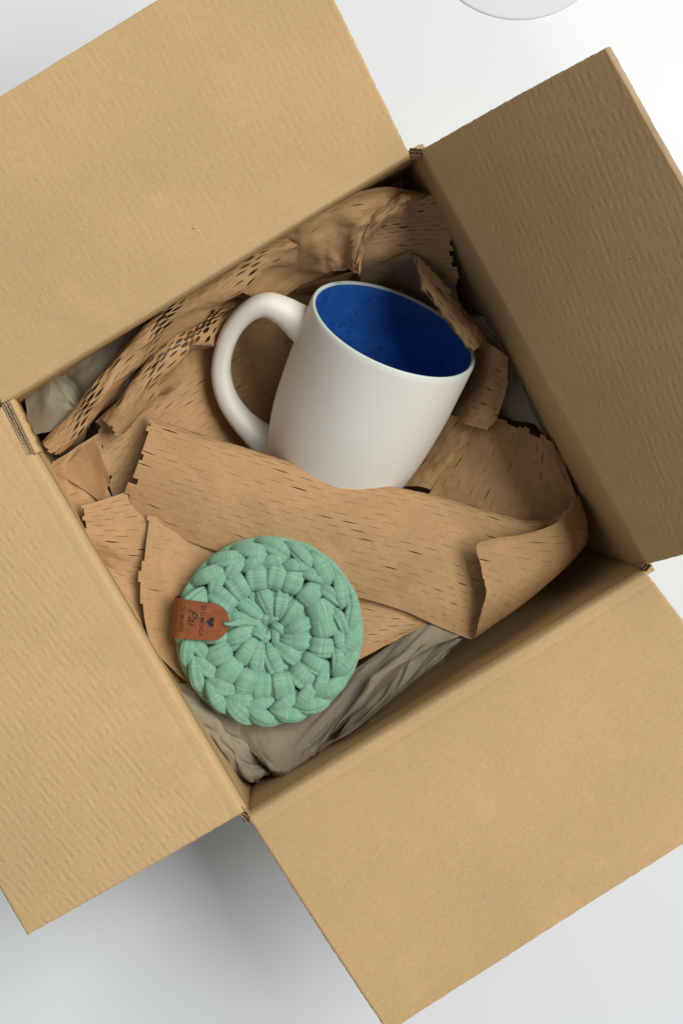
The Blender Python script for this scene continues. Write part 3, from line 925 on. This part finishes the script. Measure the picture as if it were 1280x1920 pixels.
def build_coaster():
    o3 = P(504, 1178, 5.75)
    root = empty('crochet_coaster', tuple(o3))
    root.rotation_euler = (math.radians(-1.5), math.radians(2.0), 0)
    tag(root, 'round mint green crocheted coaster with a brown leather tag', 'coaster')
    rnd = random.Random(5)

    def strand(pts, w, h, groove=(), name='yarn_stitch', nseg=24, seg=36, seed=0.0, parent=root, twist=0.0):
        """pts (x,y,z) in units; w,h functions of t for half width / half height; groove list of (angle, depth)"""
        c = np.array([pts]); q = catmull(np.vstack([c, c]), [0], np.linspace(0, len(pts) - 1, nseg + 1))[0]
        vs = []; uv = []; L = 0
        off = rnd.random() * 50
        for k in range(nseg + 1):
            t = k / nseg
            a = q[max(0, k - 1)]; b = q[min(nseg, k + 1)]
            T = (b - a) / np.linalg.norm(b - a)
            if k: L += np.linalg.norm(q[k] - q[k - 1])
            B = np.cross(T, (0, 0, 1)); B /= max(1e-6, np.linalg.norm(B)); N_ = np.cross(B, T)
            ww, hh = w(t), h(t)
            for i in range(seg):
                an = 2 * math.pi * i / seg
                tw = an + twist * (t - 0.5)
                r = 1.0
                for ga, gd in groove:
                    dlt = (an - ga + math.pi) % (2 * math.pi) - math.pi
                    r -= gd * math.exp(-(dlt / 0.13) ** 2)
                r *= 1 + 0.07 * noise.noise((seed * 3.1 + math.cos(an), math.sin(an) * 1.2, L * 1.3 + seed))
                ca, sa = math.cos(tw), math.sin(tw)
                ex = 0.68
                ca = math.copysign(abs(ca) ** ex, ca); sa = math.copysign(abs(sa) ** ex, sa)
                p = q[k] + B * ca * ww * r + N_ * sa * hh * r
                vs.append(tuple(p * S)); uv.append((L + off, an / (2 * math.pi) * 3))
        fs = grid_faces(nseg + 1, seg, closed=True)
        fs.append(tuple(range(seg))[::-1]); fs.append(tuple(nseg * seg + i for i in range(seg)))
        return obj(name, vs, fs, 'yarn', parent, uvs=uv)

    def pol(r_px, deg, z):
        a = math.radians(deg)
        return (r_px / CPX * math.cos(a), r_px / CPX * math.sin(a), z)
    leaf = lambda m, p=0.6, lo=0.12: (lambda t: m * (lo + (1 - lo) * max(0.0, math.sin(math.pi * min(1, max(0, t)))) ** p))

    def J(s): return rnd.uniform(-s, s)
    # hidden core of the rounds
    core = []
    for r_, z in ((0, 0.1), (150, 0.1), (158, 0.4), (150, 0.95), (100, 1.0), (60, 0.85), (40, 0.6), (0, 0.5)):
        core.append((r_ / CPX, z))
    seg = 64; vs = []; uv = []
    for (r_, z) in core:
        for i in range(seg):
            a = 2 * math.pi * i / seg; vs.append((r_ * math.cos(a) * S, r_ * math.sin(a) * S, z * S)); uv.append((a * 5, r_))
    obj('inner_round', vs, grid_faces(len(core), seg, closed=True), 'yarn', root, uvs=uv)
    # outer side loops under the braid
    n = 16; st = 360 / n
    for k in range(n):
        a = k * st + 6 + J(2)
        strand([pol(160, a - 0.4 * st, 0.45), pol(166, a, 0.62), pol(168, a + 0.6 * st, 0.75), pol(167, a + 1.2 * st, 0.6), pol(158, a + 1.7 * st, 0.4)],
               leaf(0.33, 0.4), leaf(0.42, 0.4), [(math.pi / 2 + J(0.4), 0.16)], seed=k * 1.3)
    # chain along the rim: outer and inner strand of every V
    n = 20; st = 360 / n
    for k in range(n):
        a = k * st + J(2.5); zz = J(0.06); m = J(2.0)
        strand([pol(141, a - 0.10 * st, 1.0), pol(147, a + 0.2 * st, 1.34), pol(156 + m, a + 0.65 * st, 1.50 + zz), pol(165 + m, a + 1.1 * st, 1.30 + zz), pol(169, a + 1.5 * st, 0.85)],
               leaf(0.47 + J(0.04), 0.85, 0.03), leaf(0.38, 0.7, 0.1), [(math.pi / 2 + J(0.5), 0.24 + J(0.08)), (math.pi / 2 - 0.7 + J(0.3), 0.14)], seed=30 + k * 1.7, twist=J(0.3), nseg=30)
        a += J(2); m = J(2.0)
        strand([pol(149, a - 0.10 * st, 1.0), pol(144, a + 0.2 * st, 1.34), pol(136 + m, a + 0.65 * st, 1.48 + zz), pol(128 + m, a + 1.1 * st, 1.32 + zz), pol(123, a + 1.45 * st, 0.95)],
               leaf(0.42 + J(0.04), 0.85, 0.03), leaf(0.36, 0.7, 0.1), [(math.pi / 2 + J(0.5), 0.2 + J(0.08))], seed=70 + k * 1.9, twist=J(0.3), nseg=30)
    # ring of radial puffs
    n = 18; st = 360 / n
    for k in range(n):
        a = k * st + 4 + J(2.2); sk = J(2.5)
        r1 = 80 + J(4)
        g = [(math.pi / 2 + J(0.5), 0.24)]
        if rnd.random() < 0.5: g.append((math.pi / 2 + 0.75 + J(0.2), 0.16))
        strand([pol(133, a - sk, 0.8), pol(124, a - sk * 0.8, 1.15), pol(107, a, 1.42), pol(91, a + sk * 0.5, 1.34), pol(r1, a + sk, 0.80)],
               (lambda t, m=0.60 + J(0.06): m * (0.86 + 0.2 * math.sin(math.pi * min(1, t * 0.9)) - 0.6 * (max(0, t - 0.74) / 0.26) ** 1.5)),
               (lambda t: 0.44 * (0.7 + 0.3 * math.sin(math.pi * t)) * (1 - 0.5 * max(0, t - 0.8) / 0.2)), g, seed=120 + k * 2.1, twist=J(0.35))
    # petals of the inner round: wide pointed loops reaching between the puffs
    n = 12; st = 360 / n
    for k in range(n):
        a = k * st + 9 + J(3)
        wd = 0.50 + J(0.06)
        strand([pol(20 + J(3), a - 16, 0.55), pol(36, a - 8, 1.00), pol(57 + J(3), a, 1.24), pol(77, a + 4, 1.12), pol(95 + J(4), a + 7, 0.72)],
               (lambda t, m=wd: m * max(0.04, math.sin(math.pi * t ** 1.15)) ** 0.85), leaf(0.36, 0.6, 0.2),
               [(math.pi / 2 + J(0.4), 0.26), (math.pi / 2 + 0.8 + J(0.2), 0.14)], seed=200 + k * 3.1, twist=J(0.5), nseg=28)
        a += st * 0.5
        strand([pol(30 + J(3), a - 12, 0.5), pol(44, a - 5, 0.86), pol(62, a, 1.02), pol(78, a + 4, 0.95), pol(92, a + 6, 0.6)],
               leaf(0.26 + J(0.04), 0.8, 0.05), leaf(0.28, 0.6, 0.2), [(math.pi / 2 + J(0.4), 0.2)], seed=250 + k * 2.7, twist=J(0.6))
    # swirl of the starting ring, a little off centre
    cx, cy = -2 / CPX, 6 / CPX
    for k in range(7):
        a = k * 360 / 7 + J(8)
        pts = [pol(5, a + 60, 0.45), pol(13, a + 25, 0.80), pol(22, a, 0.98), pol(31, a - 18, 0.85), pol(36, a - 32, 0.5)]
        strand([(x + cx, y + cy, z) for x, y, z in pts], leaf(0.24 + J(0.03), 0.6, 0.25), leaf(0.24, 0.6, 0.3),
               [(math.pi / 2 + J(0.5), 0.2)], seed=300 + k * 1.9, twist=J(0.4))
    pts = [pol(38, 196, 0.75), pol(30, 182, 1.12), pol(20, 192, 1.22), pol(16, 222, 1.12), pol(24, 248, 0.8)]
    strand(pts, leaf(0.25, 0.5, 0.4), leaf(0.24, 0.5, 0.4), [(1.6, 0.2)], seed=333)

    # ---- leather tag folded round the edge
    tgx, tgy = (430 - 504) / CPX, -(1160 - 1178) / CPX     # rounded tip
    tilt = math.radians(-6.0)
    dirx = np.array([-math.cos(tilt), -math.sin(tilt)])    # from the tip towards the edge
    crs = np.array([-dirx[1], dirx[0]])
    Wd = 1.02; Rb = 0.68

    def tagmap(s_, t_, up=0.0):
        """s from the tip along the strap, t across, up out of the leather -> local point"""
        flat = 2.45
        if s_ <= flat:
            hz = s_; z = 2.04 - 0.035 * s_ ** 2 * 0.6; nx, nz = 0.05 * s_ * 0.9, 1.0
        else:
            ang = (s_ - flat) / Rb
            ang_ = min(ang, math.pi)
            z0 = 2.04 - 0.021 * flat ** 2
            hz = flat + Rb * math.sin(ang_); z = z0 - Rb * (1 - math.cos(ang_)); nx, nz = math.sin(ang_), math.cos(ang_)
            if ang > math.pi:
                hz -= (ang - math.pi) * Rb
        nl = math.hypot(nx, nz); nx /= nl; nz /= nl
        hz += nx * up; z += nz * up
        p = np.array([tgx, tgy]) + dirx * hz + crs * (t_ * (1 + 0.03 * s_))
        return (p[0] * S, p[1] * S, z * S)

    def outline(s_):
        # half width of the strap: rounded tip
        r_ = 1.0
        if s_ < r_:
            return Wd * math.sqrt(max(0.0, 1 - ((r_ - s_) / r_) ** 2)) * 0.995 + 0.004
        return Wd
    sv = [0.0, 0.02, 0.05, 0.09, 0.14, 0.20, 0.27, 0.34, 0.42, 0.5, 0.6, 0.72, 0.86, 1.0] + list(np.linspace(1.15, 4.9, 44))
    tv_ = np.linspace(-1, 1, 17)
    vs = []; fs = []; fm = []
    TK = 0.11
    nr, nc = len(sv), len(tv_)
    for up in (TK, 0.0):
        for s_ in sv:
            for t_ in tv_:
                edge = 1 - 0.25 * 0
                vs.append(tagmap(s_, t_ * outline(s_), up))
    # hole near the tip: leave cells out and wall it
    hole_c, hole_r = 0.30, 0.145
    inside = lambda j, i: ((sv[j] + sv[j + 1]) / 2 - hole_c) ** 2 + (((tv_[i] + tv_[i + 1]) / 2 * outline((sv[j] + sv[j + 1]) / 2)) - 0.0) ** 2 < hole_r ** 2
    keep = {(j, i) for j in range(nr - 1) for i in range(nc - 1) if not inside(j, i)}
    for (j, i) in sorted(keep):
        a = j * nc + i
        fs.append((a, a + 1, a + nc + 1, a + nc)); fm.append(0)
        b = nr * nc + a
        fs.append((b, b + nc, b + nc + 1, b + 1)); fm.append(1)
        for (dj, di, p, q) in ((-1, 0, a, a + 1), (1, 0, a + nc + 1, a + nc), (0, -1, a + nc, a), (0, 1, a + 1, a + nc + 1)):
            if (j + dj, i + di) not in keep:
                fs.append((q, p, p + nr * nc, q + nr * nc)); fm.append(1)
    tg = obj('leather_tag', vs, fs, ['leather', 'leather_edge'], root, fmat=fm, smooth=False)
    tg['label'] = 'stitched-on tan leather tag with black print'

    # loop of yarn through the hole
    lp = []
    for s_, z in ((0.34, 1.96), (0.28, 2.20), (0.10, 2.26), (-0.12, 2.10), (-0.36, 1.72), (-0.6, 1.3)):
        p = np.array([tgx, tgy]) + dirx * s_ + crs * (-0.10 * max(0, -s_))
        lp.append((p[0], p[1], z))
    strand(lp, lambda t: 0.085 + 0.19 * max(0, t - 0.35), lambda t: 0.075 + 0.16 * max(0, t - 0.35), seed=400, name='tag_loop')

    # print: lines read downwards in the photo (across the strap)
    def put_text(body, size, s_pos, shear=0.0, fat=0.0, tshift=0.0, sx=1.0):
        cu = bpy.data.curves.new('txt', 'FONT'); cu.body = body; cu.size = 1.0; cu.align_x = 'CENTER'; cu.align_y = 'CENTER'
        cu.shear = shear; cu.offset = fat; cu.resolution_u = 4
        to = bpy.data.objects.new('txt', cu); col.objects.link(to)
        dg = bpy.context.evaluated_depsgraph_get()
        me0 = to.evaluated_get(dg).to_mesh()
        vs = [tuple(v.co) for v in me0.vertices]; fs = [tuple(p.vertices) for p in me0.polygons]
        bpy.data.objects.remove(to); bpy.data.curves.remove(cu)
        out = []
        for x, y, _ in vs:
            # text x -> down the photo; text up -> towards the tip
            out.append(tagmap(s_pos - y * size, (x * size * sx) * TSGN + tshift, TK + 0.006))
        return obj('lettering', out, fs, 'print', tg, smooth=False)
    TSGN = 1.0 if crs[1] < 0 else -1.0
    put_text('ÉS O MELHOR', 0.33, 1.55, fat=0.006, sx=0.80)
    put_text('Pai', 0.74, 2.10, shear=0.45, fat=0.0, tshift=-0.18 * TSGN, sx=0.95)
    put_text('DO MUNDO', 0.30, 2.66, fat=0.004, sx=0.80)
    # heart
    hv = []
    for i in range(40):
        a = 2 * math.pi * i / 40
        x = 16 * math.sin(a) ** 3; y = 13 * math.cos(a) - 5 * math.cos(2 * a) - 2 * math.cos(3 * a) - math.cos(4 * a)
        hv.append(tagmap(1.06 - y * 0.0165, x * 0.0165 * TSGN, TK + 0.006))
    obj('heart_print', hv, [tuple(range(40))], 'print', tg, smooth=False)
    return root


build_coaster()

# ------------------------------------------------------------------ dish at the top edge of the photo
dz = 0.0


def build_dish():
    h = CAMD + RIM
    cx, cy = (972 - NX) / FPX * h * S, -(-146 - NY) / FPX * h * S
    R_ = 184 / FPX * h * S
    pr = [(1.0, 0.0), (0.998, 0.0003), (0.99, 0.0006), (0.97, 0.0007), (0.6, 0.0007), (0.0, 0.0007)]
    seg = 96; vs = []
    for r_, z in pr:
        for i in range(seg):
            a = 2 * math.pi * i / seg
            vs.append((r_ * R_ * math.cos(a), r_ * R_ * math.sin(a), z))
    o = obj('round_mat', vs, grid_faces(len(pr), seg, closed=True), 'dish')
    o.location = (cx, cy, 0)
    tag(o, 'edge of a thin round white mat on the table behind the box', 'mat')


build_dish()
